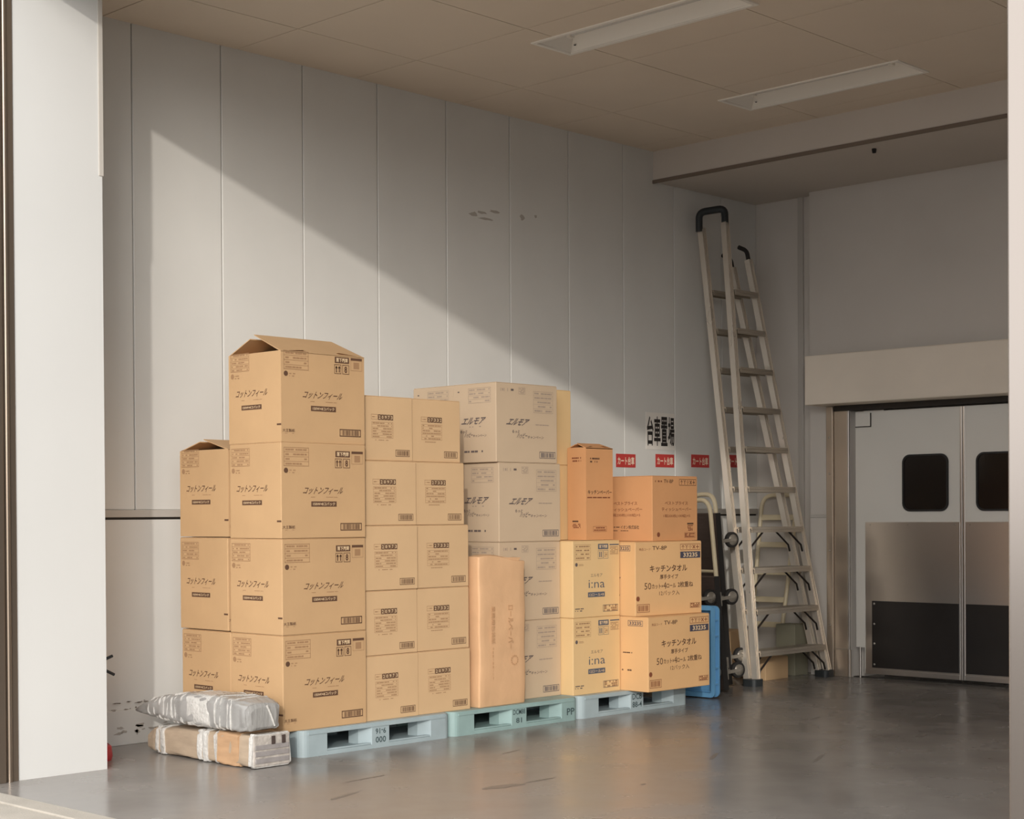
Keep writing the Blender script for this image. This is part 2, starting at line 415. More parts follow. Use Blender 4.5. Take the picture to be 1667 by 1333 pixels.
mb.build('joint_backing', 'ceiling_joint', ce)

def recessed_lamp(x0, x1, y0, y1, label):
    t = thing('recessed_lamp', label, 'ceiling lamp', ((x0 + x1) / 2, (y0 + y1) / 2, CZ), 0, 'recessed ceiling lamps')
    hx, hy = (x1 - x0) / 2, (y1 - y0) / 2
    fr = MB(); w = 0.022
    fr.bbox(-hx - w, -hx + .004, -hy - w, hy + w, -0.008, 0.003, .002).bbox(hx - .004, hx + w, -hy - w, hy + w, -0.008, 0.003, .002)
    fr.bbox(-hx, hx, -hy - w, -hy + .004, -0.008, 0.003, .002).bbox(-hx, hx, hy - .004, hy + w, -0.008, 0.003, .002)
    fr.build('rim', 'lamp_white', t)
    d = 0.11; ix = hx - 0.075; iy = hy - 0.10
    P = [(-hx, -hy, 0), (hx, -hy, 0), (hx, hy, 0), (-hx, hy, 0), (-ix, -iy, d), (ix, -iy, d), (ix, iy, d), (-ix, iy, d)]
    MB().add(P, [(0, 1, 5, 4), (1, 2, 6, 5), (2, 3, 7, 6), (3, 0, 4, 7), (4, 5, 6, 7)]).build('reflector', 'lamp_white', t)
    MB().box(-.035, .035, -iy + .02, iy - .02, d - .03, d - .002).build('ballast_cover', 'lamp_white', t)
    MB().sweep([(0, -iy + .05, .055), (0, iy - .05, .055)], .016, 14).build('tube', 'lamp_tube', t)
    for s in (-1, 1): MB().bbox(-.02, .02, s * (iy - .035) - .015, s * (iy - .035) + .015, .03, d - .02, .004).build('lamp_holder', 'lamp_white', t)
    MB().lathe([(.006, -.003), (.008, 0)], (hx - .03, hy - .06, .03), 'z', 8).build('screw', 'rubber', t)
recessed_lamp(*LAMPS[0], 'recessed white strip lamp in the ceiling, the one nearer the opening')
recessed_lamp(*LAMPS[1], 'recessed white strip lamp in the ceiling, the one next to the beam')

# header box over the doors and the door frame
hd = struct('trim_6', MB().bbox(10.70, PX, 4.4, 7.18, 2.105, 2.485, 0.008), 'header_beige')
fr = struct('trim_7', MB().bbox(PX - 0.028, PX, 7.075, 7.135, 0, 2.10, 0.004), 'frame_steel')
struct('jamb_plate', MB().bbox(PX - 0.008, PX, 6.955, 7.072, 0.215, 2.10, 0.003), 'frame_steel', fr)
struct('jamb_foot', MB().bbox(PX - 0.014, PX, 6.93, 7.072, 0, 0.212, 0.003), 'frame_steel', fr)
struct('jamb_edge', MB().bbox(PX - 0.016, PX, 6.936, 6.953, 0.0, 2.10, 0.003), 'screw_steel', fr)
struct('head_plate', MB().bbox(PX - 0.02, PX + 0.10, 4.9, 7.07, DTOP + 0.012, 2.104, 0.003), 'dark_gap', fr)
struct('hinge_rod', MB().sweep([(PX + .02, 6.862, 0), (PX + .02, 6.862, .24)], .009, 10), 'screw_steel', fr)
for z in (1.86, 1.58, 0.98, 0.4):
    MB().lathe([(.004, -.004), (.008, -.002), (.008, .0)], (PX - .028, 7.105, z), 'x', 10).build('screw', 'screw_steel', fr)
struct('sill_strip', MB().box(PX + .03, PX + .09, 4.9, 6.93, 0.0, 0.006), 'dark_gap', fr)

def swing_door(name, sgn, ymeet, yhinge):
    """leaf between the meeting line and the hinge side; sgn +1 hinge at larger y"""
    X = PX + 0.012; T = 0.045
    def Y(a): return ymeet + sgn * a           # a measured from the meeting edge
    w = abs(yhinge - ymeet)
    def bx(mb, a0, a1, z0, z1, x0, x1, b=0.002):
        q = sorted((Y(a0), Y(a1))); return mb.bbox(x0, x1, q[0], q[1], z0, z1, b)
    prof = [(.008, .035), (w - .075, .035), (w - .075, .235), (w, .235), (w, DTOP), (.008, DTOP)]
    leaf = MB().prism([(Y(a), z) for a, z in prof], X, X + T, 'x').build(name, 'door_panel'); leaf['kind'] = 'structure'
    bx(MB(), .002, .02, .035, DTOP, X - .006, X + T + .002).build('edge_trim', 'stainless', leaf)
    bx(MB(), .02, w - .085, .06, 1.20, X - .004, X).build('kick_plate', 'stainless', leaf)
    bx(MB(), .028, w - .145, .085, .597, X - .010, X - .004).build('rubber_plate', 'black_plate', leaf)
    bx(MB(), .02, w - .085, .036, .072, X - .009, X - .003).build('bottom_rail', 'stainless', leaf)
    for z in (.11, .27, .42, .575):
        MB().lathe([(.003, -.004), (.008, -.002), (.009, 0)], (X - .010, Y(w - .165), z), 'x', 10).build('screw', 'screw_steel', leaf)
    for a in (.06, w * .5, w - .13):
        MB().lathe([(.003, -.003), (.006, 0)], (X - .004, Y(a), 1.18), 'x', 8).build('screw', 'screw_steel', leaf)
    q = sorted((Y(.113), Y(.495)))
    out = rrect(q[0], q[1], 1.28, 1.708, .062, 6); inn = rrect(q[0] + .014, q[1] - .014, 1.294, 1.694, .05, 6); n = len(out)
    vs = [(X - .014, a, b) for a, b in out] + [(X - .014, a, b) for a, b in inn] + [(X, a, b) for a, b in out] + [(X - .004, a, b) for a, b in inn]
    fs = []
    for i in range(n):
        j = (i + 1) % n; fs += [(i, j, n + j, n + i), (i, j, 2 * n + j, 2 * n + i), (n + i, n + j, 3 * n + j, 3 * n + i)]
    MB().add(vs, fs).build('window_gasket', 'gasket', leaf)
    MB().prism(inn, X - .006, X - .001, 'x').build('window_pane', 'window_dark', leaf)
    if sgn > 0:
        m = MB(); bx(m, w - .135, w - .006, 1.935, DTOP - .012, X - .010, X, .002); m.build('hinge_plate', 'door_panel', leaf)
        bx(MB(), w - .138, w - .003, 1.930, 1.937, X - .011, X - .001, .001).build('plate_edge', 'dark_gap', leaf)
        bx(MB(), w - .141, w - .136, 1.930, DTOP - .012, X - .011, X - .001, .001).build('plate_edge', 'dark_gap', leaf)
    return leaf
swing_door('door_1', 1, DYM, DY0 - .012)
swing_door('door_2', -1, DYM, 2 * DYM - DY0 + .012)

# ------------------------------------------------------------------ pallets
PH = 0.14
def pallet(x0, m, label, marks):
    Lp = 1.09
    t = thing('plastic_pallet', label, 'pallet', (x0, 6.755, 0), 0, 'plastic pallets along the panelled wall')
    pl = rrect(0, Lp, 0, 1.09, .05, 6)
    MB().prism(pl, .118, PH - .006, smooth=False).prism(rrect(.004, Lp - .004, .004, 1.086, .05, 6), PH - .006, PH).build('top_deck', m, t)
    MB().prism(pl, .0, .022).build('bottom_deck', m, t)
    for a, b in ((0, .175), (.49, .615), (.93, Lp)):
        for y0, y1 in ((0, .15), (.47, .62), (.94, 1.09)):
            first, last = y0 == 0, y1 == 1.09
            if a == 0:
                lft = [p for p in rrect(0, .4, 0, 1.09, .05, 6) if p[0] < .1 and ((p[1] < .1 and first) or (p[1] > 1.0 and last))]
                if first: poly = [(b, 0), (b + .03, .06), (b + .03, y1), (0, y1)] + lft
                elif last: poly = [(b + .03, y0), (b, y1)] + lft + [(0, y0)]
                else: poly = [(0, y0), (b + .03, y0), (b + .03, y1), (0, y1)]
            elif b == Lp:
                rgt = [p for p in rrect(Lp - .4, Lp, 0, 1.09, .05, 6) if p[0] > Lp - .1 and ((p[1] < .1 and first) or (p[1] > 1.0 and last))]
                if first: poly = [(a, 0)] + rgt + [(Lp, y1), (a - .04, y1), (a - .04, .07)]
                elif last: poly = [(a - .04, y0), (Lp, y0)] + rgt + [(a, y1)]
                else: poly = [(a - .04, y0), (Lp, y0), (Lp, y1), (a - .04, y1)]
            else:
                poly = [(a, 0), (b, 0), (b + .02, .06), (b + .02, y1), (a - .04, y1), (a - .04, .07)] if first else [(a - .03, y0), (b + .02, y0), (b + .02, y1), (a - .03, y1)]
            MB().prism(poly, .022, .118).build('block', m, t)
    MB().bbox(.175, .93, .004, .03, .022, .032, .003).build('bottom_lip', m, t)
    MB().bbox(-.003 + .05, Lp - .05, -.004, .004, .116, .128, .002).build('deck_lip', m, t)
    for txt, u0, u1, v0, v1, turn in marks:
        p = Print(Lp, PH); p.text('pallet_ink', txt, u0 / Lp, u1 / Lp, v0, v1, .015, turn=turn)
        for me in p.meshes('front'): put('lettering', me, t)['kind'] = 'stuff'
pallet(5.398, 'pallet_plastic', 'pale grey-blue plastic pallet under the tall left stacks', (('9-16', .515, .59, .24, .46, True), ('000', .515, .59, .56, .80, False)))
pallet(6.496, 'pallet_plastic_green', 'greenish plastic pallet marked PP in the middle of the row', (('DCM88', .50, .605, .20, .42, False), ('81', .525, .575, .56, .78, False), ('PP', .975, 1.045, .44, .74, False)))
pallet(7.594, 'pallet_plastic', 'plastic pallet beside the blue crate, at the far end of the row', (('DCB', .505, .60, .16, .44, False), ('88-4', .505, .60, .54, .80, False)))

# ------------------------------------------------------------------ cartons
def carton_meshes(w, d, h, body):
    tf = .004
    b = MB().bbox(0, w, 0, d, 0, h - tf, .004, 2).mesh('body', body)
    f1 = MB().bbox(.002, w - .002, .002, d / 2 - .0015, h - tf, h, .0015, 1).mesh('top_flap', body)
    f2 = MB().bbox(.002, w - .002, d / 2 + .0015, d - .002, h - tf, h, .0015, 1).mesh('top_flap', body)
    return b, f1, f2
def carton(kind, label, loc, rz=0.0, group=None, tape='ink_light', open_flaps=False):
    w, d, h, body, (b, f1, f2), prints = kind
    t = thing('cardboard_box', label, 'box', loc, rz, group)
    if not open_flaps:
        put('body', b, t); put('top_flap', f1, t); put('top_flap', f2, t)
    else:
        hh = h - .03; th = .006
        mb = MB().box(0, w, 0, th, 0, hh).box(0, w, d - th, d, 0, hh).box(0, th, th, d - th, 0, hh).box(w - th, w, th, d - th, 0, hh).box(th, w - th, th, d - th, 0, .01)
        mb.box(th, w - th, th, d - th, hh - .08, hh - .07)
        mb.build('body', body, t)
        rise = open_flaps; m = MB()
        def flap(y0, y1, z1, name):
            s = 1 if y1 > y0 else -1
            ex = .035
            pts = [(0, y0, hh - .002), (w, y0, hh - .002), (w - ex, y1, hh + z1), (ex * .2, y1, hh + z1)]
            lo = [(a, b_, c - .005) for a, b_, c in pts]
            MB().add(pts + lo, [(0, 1, 2, 3), (7, 6, 5, 4), (0, 4, 5, 1), (1, 5, 6, 2), (2, 6, 7, 3), (3, 7, 4, 0)]).build(name, body, t)
        flap(0, d * .52, rise, 'top_flap'); flap(d, d * .60, rise * .8, 'top_flap')
        MB().add([(.006, .01, hh), (.006, d - .01, hh), (w * .3, d - .01, hh + .012), (w * .3, .01, hh + .012)], [(0, 1, 2, 3)]).build('inner_flap', 'kraft_flap', t)
        MB().add([(w - .006, .01, hh), (w - .006, d - .01, hh), (w * .7, d - .01, hh + .012), (w * .7, .01, hh + .012)], [(0, 1, 2, 3)]).build('inner_flap', 'kraft_flap', t)
    for nm, me in prints: put(nm, me, t)['kind'] = 'stuff'
    return t
def kind(w, d, h, body, front=None, side=None):
    pr = []
    if front: p = Print(w, h); front(p); pr += [('front_print', m) for m in p.meshes('front')]
    if side: p = Print(d, h); side(p); pr += [('side_print', m) for m in p.meshes('side', d)]
    return (w, d, h, body, carton_meshes(w, d, h, body), pr)

def cotton_front(p):
    B, F = 'ink_brown', 'ink_faint'
    p.table(F, .03, .32, .055, .25, 4, 3, .003)
    p.disc(B, .055, .295, .014); p.lines(F, .095, .175, .28, .33, 2, 4, .4)
    p.text(B, 'コットンフィール', .26, .725, .465, .54, .012, .5)
    p.lines(F, .34, .66, .56, .58, 1, 5, .3)
    p.rect(B, .345, .645, .615, .67); p.text('ink_light', '150W×8コパック', .365, .625, .626, .659, .01, 0, .0008)
    p.rect(B, .635, .81, .08, .145); p.text('ink_light', '落下厳禁', .65, .795, .09, .135, .02, 0, .0008)
    p.frame(B, .63, .712, .16, .26, .003); p.frame(B, .728, .81, .16, .26, .003)
    for u in (.655, .69): p.rect(B, u - .006, u + .006, .185, .245); p.add(B, [(u - .016, .2), (u + .016, .2), (u, .172)], [(0, 1, 2)])
    p.text(B, '8', .752, .786, .175, .245, .03)
    p.rect(B, .83, .97, .08, .105); p.frame(F, .83, .97, .105, .215, .002); p.rect(F, .865, .935, .125, .195)
    p.text(B, '大王製紙', .012, .155, .865, .9, .01); p.lines(F, .015, .15, .905, .92, 1, 6)
    p.barcode(B, .69, .95, .845, .925, 3, .005)
def cotton_side(p):
    B, F = 'ink_brown', 'ink_faint'
    p.table(F, .04, .40, .05, .24, 5, 8, .003); p.disc(F, .075, .285, .014); p.lines(F, .125, .21, .27, .32, 2, 9, .4)
    p.text(B, 'コットンフィール', .15, .75, .44, .515, .010, .5); p.lines(F, .25, .65, .54, .555, 1, 5, .3)
    p.rect(B, .25, .635, .60, .65); p.text('ink_light', '150W×8コパック', .275, .61, .611, .639, .01, 0, .0008)
    p.rect(B, .92, 1.0, .812, .83)
COT = kind(.575, .447, .505, 'kraft', cotton_front, cotton_side)
G1 = 'large kraft cartons of the left stacks'
ox = [(5.308, 6.790, .2), (5.306, 6.788, .35), (5.302, 6.786, -.25), (5.311, 6.792, .5)]
names = ['large kraft carton at the bottom of the four-high front stack, behind the wrapped bundles', 'large kraft carton second from the bottom of the four-high front stack',
         'large kraft carton under the topmost one in the four-high front stack', 'topmost kraft carton of all, with its lid flaps tented open']
for k in range(4):
    carton(COT, names[k], (ox[k][0], ox[k][1], PH + .506 * k), R(ox[k][2]), G1, open_flaps=.10 if k == 3 else False)
names = ['large kraft carton lowest in the back stack, half hidden by the grey bundle', 'middle large kraft carton of the three-high back stack beside the panelled wall',
         'top large kraft carton of the three-high back stack, lid flaps slightly raised']
for k in range(3):
    carton(COT, names[k], (5.304 + (.004, -.004, .0)[k], 7.242 + (.0, .010, .004)[k], PH + .51 * k), R((.3, -.4, .2)[k]), G1, open_flaps=.06 if k == 2 else False)

def small_front(num, seed):
    def f(p):
        B, F = 'ink_brown', 'ink_faint'
        p.frame(F, .18, .31, .285, .365, .0018); p.lines(F, .2, .29, .30, .35, 1, seed, .3)
        w = .3 / 5
        for k in range(5):
            p.rect(B, .315 + w * k, .315 + w * (k + .92), .285, .37); p.text('ink_light', num[k], .315 + w * (k + .22), .315 + w * (k + .7), .30, .355, .02, 0, .0008)
        p.table(F, .19, .61, .40, .65, 6, seed, .0015); p.lines(F, .26, .52, .665, .70, 1, seed + 3, .3)
        p.barcode(B, .655, .935, .825, .93, seed, .003)
    return f
SM1 = kind(.398, .50, .357, 'kraft_small', small_front('20973', 11)); SM1B = kind(.412, .50, .357, 'kraft_small', small_front('20973', 11)); SM2 = kind(.408, .50, .357, 'kraft_small', small_front('27332', 13)); SM2T = kind(.380, .50, .357, 'kraft_small', small_front('27332', 13)); SM1T = kind(.378, .50, .357, 'kraft_small', small_front('20973', 11))
pos = ['bottom', 'second from the bottom', 'in the middle', 'second from the top', 'top']
j1 = [(.003, 0, 0), (.003, .006, .0), (.002, .0, -.2), (.003, .008, .1), (.010, .022, .0)]
j2 = [(0.001, 0, .0), (0.003, .008, -.2), (0.002, .004, .2), (.002, .012, -.2), (-.012, .024, .3)]
for k in range(5):
    carton(SM1T if k == 4 else SM1, 'small kraft carton marked 20973, %s of the column touching the large cartons' % pos[k], (5.883 + j1[k][0], 6.808 + j1[k][1], PH + .3585 * k), R(j1[k][2]), 'small kraft cartons with number labels')
    carton(SM1B if k == 0 else SM2T if k > 2 else SM2, ('small kraft carton marked 27332, %s of its column' % pos[k]) if k else 'small kraft carton marked 20973 at the bottom, beside the paper parcel', (6.287 + j2[k][0], 6.814 + j2[k][1], PH + .3585 * k), R(j2[k][2]), 'small kraft cartons with number labels')

def grey_front(p):
    B, F = 'ink_grey', 'ink_grey_faint'
    for k in range(3): p.rect(F, .07 + .055 * k, .078 + .055 * k, .07, .11)
    p.rect(F, .095, .115, .075, .105); p.rect(B, .235, .28, .075, .10); p.frame(F, .36, .47, .05, .135, .002); p.lines(F, .37, .46, .06, .125, 4, 4, .6)
    p.table(F, .60, .93, .085, .36, 5, 21, .002)
    p.text(B, 'エルモア', .185, .51, .445, .535, .03, .9)
    p.lines(F, .57, .86, .50, .525, 1, 23, .5)
    p.text(B, 'もっと', .255, .375, .59, .63, .02, .3); p.text(B, 'ハッピー', .335, .50, .625, .695, .02, .3); p.text(B, 'キャンペーン', .505, .77, .655, .695, .01, .3)
    p.barcode('ink_navy', .70, .965, .855, .94, 5, .003)
def grey_side(p):
    B, F = 'ink_grey', 'ink_grey_faint'
    p.table(F, .36, .88, .06, .25, 4, 31, .002); p.rect(B, .11, .15, .09, .105)
    p.text(B, 'エルモア', .22, .74, .43, .52, .03, .9); p.lines(F, .27, .66, .535, .56, 1, 24, .5)
    p.text(B, 'もっと', .17, .33, .585, .625, .02, .3); p.text(B, 'ハッピー', .27, .46, .62, .68, .02, .3); p.text(B, 'キャンペーン', .47, .78, .645, .68, .01, .3)
    p.lines(B, .26, .70, .845, .875, 1, 26, .8)
GRY = kind(.548, .366, .482, 'kraft_grey', grey_front, grey_side)
G3 = 'greyish cartons of the middle stack'
names = ['greyish carton at the bottom of its stack, partly behind the brown paper parcel', 'greyish carton second from the bottom of its stack, behind the top of the paper parcel',
         'greyish carton second from the top of its stack, fully lettered front showing', 'topmost greyish carton with slanted lettering, right of the small kraft cartons']
for k in range(4):
    carton(GRY, names[k], ((7.048, 7.048, 7.050, 7.030)[k], 6.915, PH + .483 * k), R((0, .2, -.1, .5)[k]), G3)
names = ['greyish carton at the floor level of the rear column, hidden by the stacks in front', 'greyish carton low in the rear column, hidden by the stacks in front', 'greyish carton third up in the rear column, hidden by the small kraft cartons', 'greyish carton topmost in the rear column, only a strip of its side showing']
for k in range(4):
    carton(GRY, names[k], ((7.050, 7.045, 7.050, 7.036)[k], 7.287, PH + .483 * k), 0, G3)

def ina_front(p):
    B, F = 'ink_grey', 'ink_faint'
    p.table(F, .04, .37, .05, .25, 4, 41, .0016); p.disc(B, .07, .31, .012); p.lines(F, .12, .22, .30, .33, 2, 42, .4)
    p.rect('ink_blue', .53, .75, .045, .115); p.text('ink_light', '落下厳禁', .55, .73, .057, .103, .02, 0, .0008)
    p.frame('ink_blue', .53, .635, .13, .24, .002); p.frame('ink_blue', .645, .75, .13, .24, .002)
    p.rect('ink_blue', .555, .572, .15, .22); p.rect('ink_blue', .592, .609, .15, .22); p.lines(F, .66, .735, .15, .22, 3, 43, .6)
    p.rect('ink_blue', .78, .98, .05, .065); p.lines(F, .79, .97, .08, .19, 6, 44, .5)
    p.text('ink_grey', 'エルモア', .37, .62, .435, .475, .0)
    p.text('ink_blue', 'i:na', .325, .67, .515, .62, -.005)
    p.rect('ink_blue', .31, .67, .675, .74); p.text('ink_light', '12ロール×8', .335, .645, .69, .727, .0, 0, .0008)
    p.lines(B, .04, .22, .87, .925, 2, 45, .5); p.frame(B, .63, .955, .85, .94, .003); p.lines(F, .65, .935, .855, .935, 3, 46, .8)
INA = kind(.452, .46, .482, 'kraft_yellow', ina_front)
PLN = kind(.440, .46, .482, 'kraft_yellow'); STR = kind(.285, .40, .481, 'kraft_yellow')
G4 = 'yellowish cartons with blue print'
carton(INA, 'yellowish carton with a blue label, resting directly on the pallet', (7.600, 6.815, PH), R(.0), G4)
carton(INA, 'yellowish carton with a blue label, second layer, carrying the tall orange carton', (7.606, 6.818, PH + .483), R(.4), G4)
carton(PLN, 'plain yellowish carton hidden behind the blue-labelled carton on the pallet', (7.640, 7.30, PH), 0, G4)
carton(PLN, 'plain yellowish carton hidden behind the second-layer blue-labelled carton', (7.640, 7.30, PH + .483), 0, G4)
carton(STR, 'narrow yellowish carton squeezed behind the greyish stack, lower of two', (7.606, 7.09, PH + .967), 0, 'narrow yellowish cartons')
carton(STR, 'narrow yellowish carton squeezed behind the greyish stack, upper of two', (7.612, 7.09, PH + 1.449), 0, 'narrow yellowish cartons')

def orange_front(p):
    B = 'ink_red_brown'
    p.lines('ink_brown', .15, .50, .145, .21, 2, 51, .5)
    p.text('ink_brown', 'キッチンペーパー', .06, .95, .485, .53, .02); p.lines(B, .04, .9, .55, .575, 1, 52, .5)
    p.frame(B, .25, .75, .86, .915, .002); p.lines(B, .28, .72, .865, .91, 2, 53, .5)
def orange_side(p):
    B = 'ink_red_brown'
    p.lines(B, .25, .75, .14, .2, 2, 54, .5); p.rect('ink_brown', .26, .58, .80, .815); p.lines(B, .26, .7, .83, .88, 3, 55, .6)
ORG = kind(.262, .158, .62, 'kraft_orange', orange_front, orange_side)
carton(ORG, 'tall narrow orange-brown carton with its lid ajar, beside the greyish stack', (7.832, 6.905, PH + .967), R(0), None, open_flaps=.03)

def towel_front(p):
    B, N = 'ink_brown', 'ink_navy'
    p.text('ink_red_brown', '商品コード', .055, .22, .085, .12, .0); p.text(B, 'TV-8P', .25, .465, .06, .115, .01)
    p.frame('ink_red_brown', .67, .98, .04, .125, .003)
    for k in range(5): p.text('ink_red_brown', '↑Y☂×+'[k], .69 + .056 * k, .735 + .056 * k, .055, .11, .01)
    p.rect(N, .67, .98, .145, .235); p.text('ink_light', '33235', .715, .935, .16, .22, .02, 0, .0008)
    p.text(B, 'キッチンタオル', .21, .775, .32, .415, .02); p.text(B, '厚手タイプ', .36, .635, .45, .515, .015)
    p.text(B, '50', .13, .23, .555, .645, .0); p.text(B, 'カット×', .24, .405, .575, .64, .015); p.text(B, '4', .41, .455, .555, .645, .0); p.text(B, 'ロール', .46, .60, .575, .635, .015)
    p.text(B, '2枚重ね', .63, .865, .555, .635, .015)
    p.text(B, '12パック入', .35, .655, .67, .735, .0)
    p.disc('ink_red_brown', .035, .765, .016); p.barcode('ink_red_brown', .02, .205, .84, .95, 61, .003)
    p.frame('ink_red_brown', .815, .975, .855, .925, .002); p.lines('ink_red_brown', .825, .965, .86, .92, 3, 62, .7)
def towel_side(p):
    p.frame('ink_navy', .62, .90, .05, .125, .003); p.text('ink_navy', '33235', .645, .875, .065, .11, .02)
    p.lines('ink_brown', .52, .70, .47, .50, 1, 63, .5); p.lines('ink_brown', .50, .70, .70, .74, 1, 64, .5)
TWL = kind(.625, .44, .476, 'kraft_towel', towel_front, towel_side)
G5 = 'kitchen towel cartons at the right end'
carton(TWL, 'kraft carton numbered 33235, lower one, overhanging the pallet edge', (8.056, 6.586, PH), R(-.9), G5)
carton(TWL, 'kraft carton numbered 33235, upper one, carrying the orange-brown tissue carton', (8.056, 6.688, PH + .477), R(-4.6), G5)

def tissue_front(p):
    B, N = 'ink_red_brown', 'ink_brown'
    p.lines(B, .06, .22, .07, .10, 1, 71, .8); p.text(N, 'TV-BP', .25, .46, .055, .11, .01)
    p.frame(N, .59, .97, .045, .145, .003)
    for k in range(5): p.text(N, '↑Y☂×+'[k], .62 + .068 * k, .67 + .068 * k, .06, .13, .01)
    p.text(B, 'ベストプライス', .27, .78, .39, .445, .01); p.text(B, 'ティッシュペーパー', .20, .86, .485, .54, .01); p.text(B, '1箱200枚(100組)×5', .24, .83, .59, .645, .0)
    p.disc(B, .13, .90, .016); p.rect(N, .765, .905, .725, .75); p.lines(B, .775, .895, .76, .85, 5, 73, .7); p.frame(B, .70, .95, .875, .955, .002); p.lines(B, .715, .935, .885, .945, 3, 74, .8)
def tissue_side(p):
    B, N = 'ink_red_brown', 'ink_brown'
    p.lines(N, .03, .2, .045, .15, 2, 75, .4)
    p.text(B, 'ベストプライス', .22, .70, .39, .445, .01); p.text(B, 'ティッシュペーパー', .15, .80, .485, .54, .01); p.text(B, '1箱200枚(100組)×5', .18, .76, .575, .63, .0)
    p.lines(N, .20, .34, .77, .80, 1, 76, .5); p.text(N, 'イオン株式会社', .36, .735, .755, .815, .01); p.lines(N, .21, .70, .83, .85, 1, 77, .5)
TIS = kind(.478, .415, .425, 'kraft_orange', tissue_front, tissue_side)
carton(TIS, 'orange-brown carton on top of the 33235 cartons, under the red wall labels', (8.250, 6.705, PH + .954), R(.3))

# ------------------------------------------------------------------ brown paper parcel leaning against the greyish stack
def parcel():
    t = thing('paper_parcel', 'tall brown paper parcel standing upright in front of the greyish stack', 'parcel', (6.748, 6.785, PH))
    W, D, H = .388, .105, .885; nx, ny, nz = 7, 3, 16; rn = random.Random(3)
    bm = bmesh.new(); bmesh.ops.create_cube(bm, size=1)
    for v in bm.verts: v.co = ((v.co.x + .5) * W, (v.co.y + .5) * D, (v.co.z + .5) * H)
    bmesh.ops.bevel(bm, geom=list(bm.edges), offset=.008, segments=2, profile=.5, affect='EDGES')
    bmesh.ops.subdivide_edges(bm, edges=list(bm.edges), cuts=7, use_grid_fill=True)
    for v in bm.verts:
        x, y, z = v.co
        k = .006 * math.sin(z * 17 + x * 6) + .004 * math.sin(z * 41 + x * 23)
        dent = .024 * math.exp(-((z - .30 + x * .25) / .030) ** 2) + .020 * math.exp(-((z - .40 - x * .2) / .035) ** 2) + .010 * math.exp(-((z - .80 - x * .15) / .02) ** 2)
        if x < .05: x += dent
        if y < .05: y += k * .9 + dent * .45 * math.exp(-x * 5)
        if z > H - .03: z += .012 * math.sin(x * 14) - .02 * (x / W) * (y < .05)
        v.co = (x, y, z)
    MB().bm(bm, True).build('body', 'wrap_paper', t)
    MB().add([(.02, .004, H - .004), (W - .03, .004, H - .010), (W - .09, .008, H - .075), (.10, .008, H - .06)], [(0, 1, 2, 3)]).build('folded_end', 'wrap_paper', t)
    p = Print(W, H)
    p.vtext('ink_paper', 'ロールペーパー', .60, .72, .33, .62); p.vtext('ink_paper', '業務用包装紙', .24, .32, .33, .58); p.lines('ink_paper', .26, .29, .60, .82, 9, 5, .7)
    for k in range(12):
        a = 2 * math.pi * k / 12; p.rect('ink_paper', .74 + .07 * math.cos(a) - .012, .74 + .07 * math.cos(a) + .012, .70 + .03 * math.sin(a) - .004, .70 + .03 * math.sin(a) + .004)
    for me in p.meshes('front', 0, .009): put('print', me, t)['kind'] = 'stuff'
parcel()

# ------------------------------------------------------------------ blue crate on its side
def crate():
    t = thing('plastic_crate', 'blue plastic crate standing on its side between the cartons and the carts', 'crate', (9.03, 6.80, 0))
    L, H = .42, .645
    def ring(x0, x1, o, w, r):
        out = rrect(-o, L + o, -o + .008, H + o - .008, r, 6); inn = rrect(-o + w, L + o - w, -o + .008 + w, H + o - .008 - w, max(.01, r - w), 6); n = len(out)
        vs = [(x0, a, b) for a, b in out] + [(x0, a, b) for a, b in inn] + [(x1, a, b) for a, b in out] + [(x1, a, b) for a, b in inn]; fs = []
        for i in range(n):
            j = (i + 1) % n; fs += [(i, j, n + j, n + i), (2 * n + i, 2 * n + j, 3 * n + j, 3 * n + i), (i, j, 2 * n + j, 2 * n + i), (n + i, n + j, 3 * n + j, 3 * n + i)]
        return MB().add(vs, fs)
    ring(0, .013, .0, .030, .035).build('rim', 'blue_plastic', t)
    ring(.050, .063, .0, .040, .035).build('flange', 'blue_plastic', t)
    ring(.010, .076, -.026, .006, .025).build('wall', 'blue_plastic', t)
    MB().prism(rrect(.018, L - .018, .026, H - .026, .04, 6), .070, .078, 'x').build('bottom', 'blue_plastic', t)
    for z in (.10, .21, .43, .54): MB().box(.012, .054, .001, .028, z - .004, z + .004).build('rib', 'blue_plastic', t)
    for y in (.10, .21, .32):
        for z0 in (.009, H - .034): MB().box(.012, .054, y - .004, y + .004, z0, z0 + .025).build('rib', 'blue_plastic', t)
crate()

# ------------------------------------------------------------------ platform carts standing on end
def caster(parent, y, z, x, swing=0.0):
    """fixed to a deck whose underside faces +x"""
    c = MB().bbox(x, x + .006, y - .04, y + .05, z - .05, z + .05, .002)
    c.bbox(x + .004, x + .128, y - .026, y - .020, z - .013, z + .013, .003).bbox(x + .004, x + .128, y + .020, y + .026, z - .013, z + .013, .003)
    c.lathe([(.022, 0), (.024, .012), (.018, .02)], (x + .004, y, z), 'x', 12)
    o = c.build('caster', 'caster_steel', parent)
    MB().lathe([(.030, -.017), (.052, -.017), (.058, -.012), (.058, .012), (.052, .017), (.030, .017)], (x + .118, y, z), 'y', 24).build('wheel', 'rubber', o)
    MB().lathe([(.012, -.021), (.016, -.0195), (.040, -.0185), (.040, .0185), (.016, .0195), (.012, .021)], (x + .118, y, z), 'y', 20).build('hub', 'caster_steel', o)
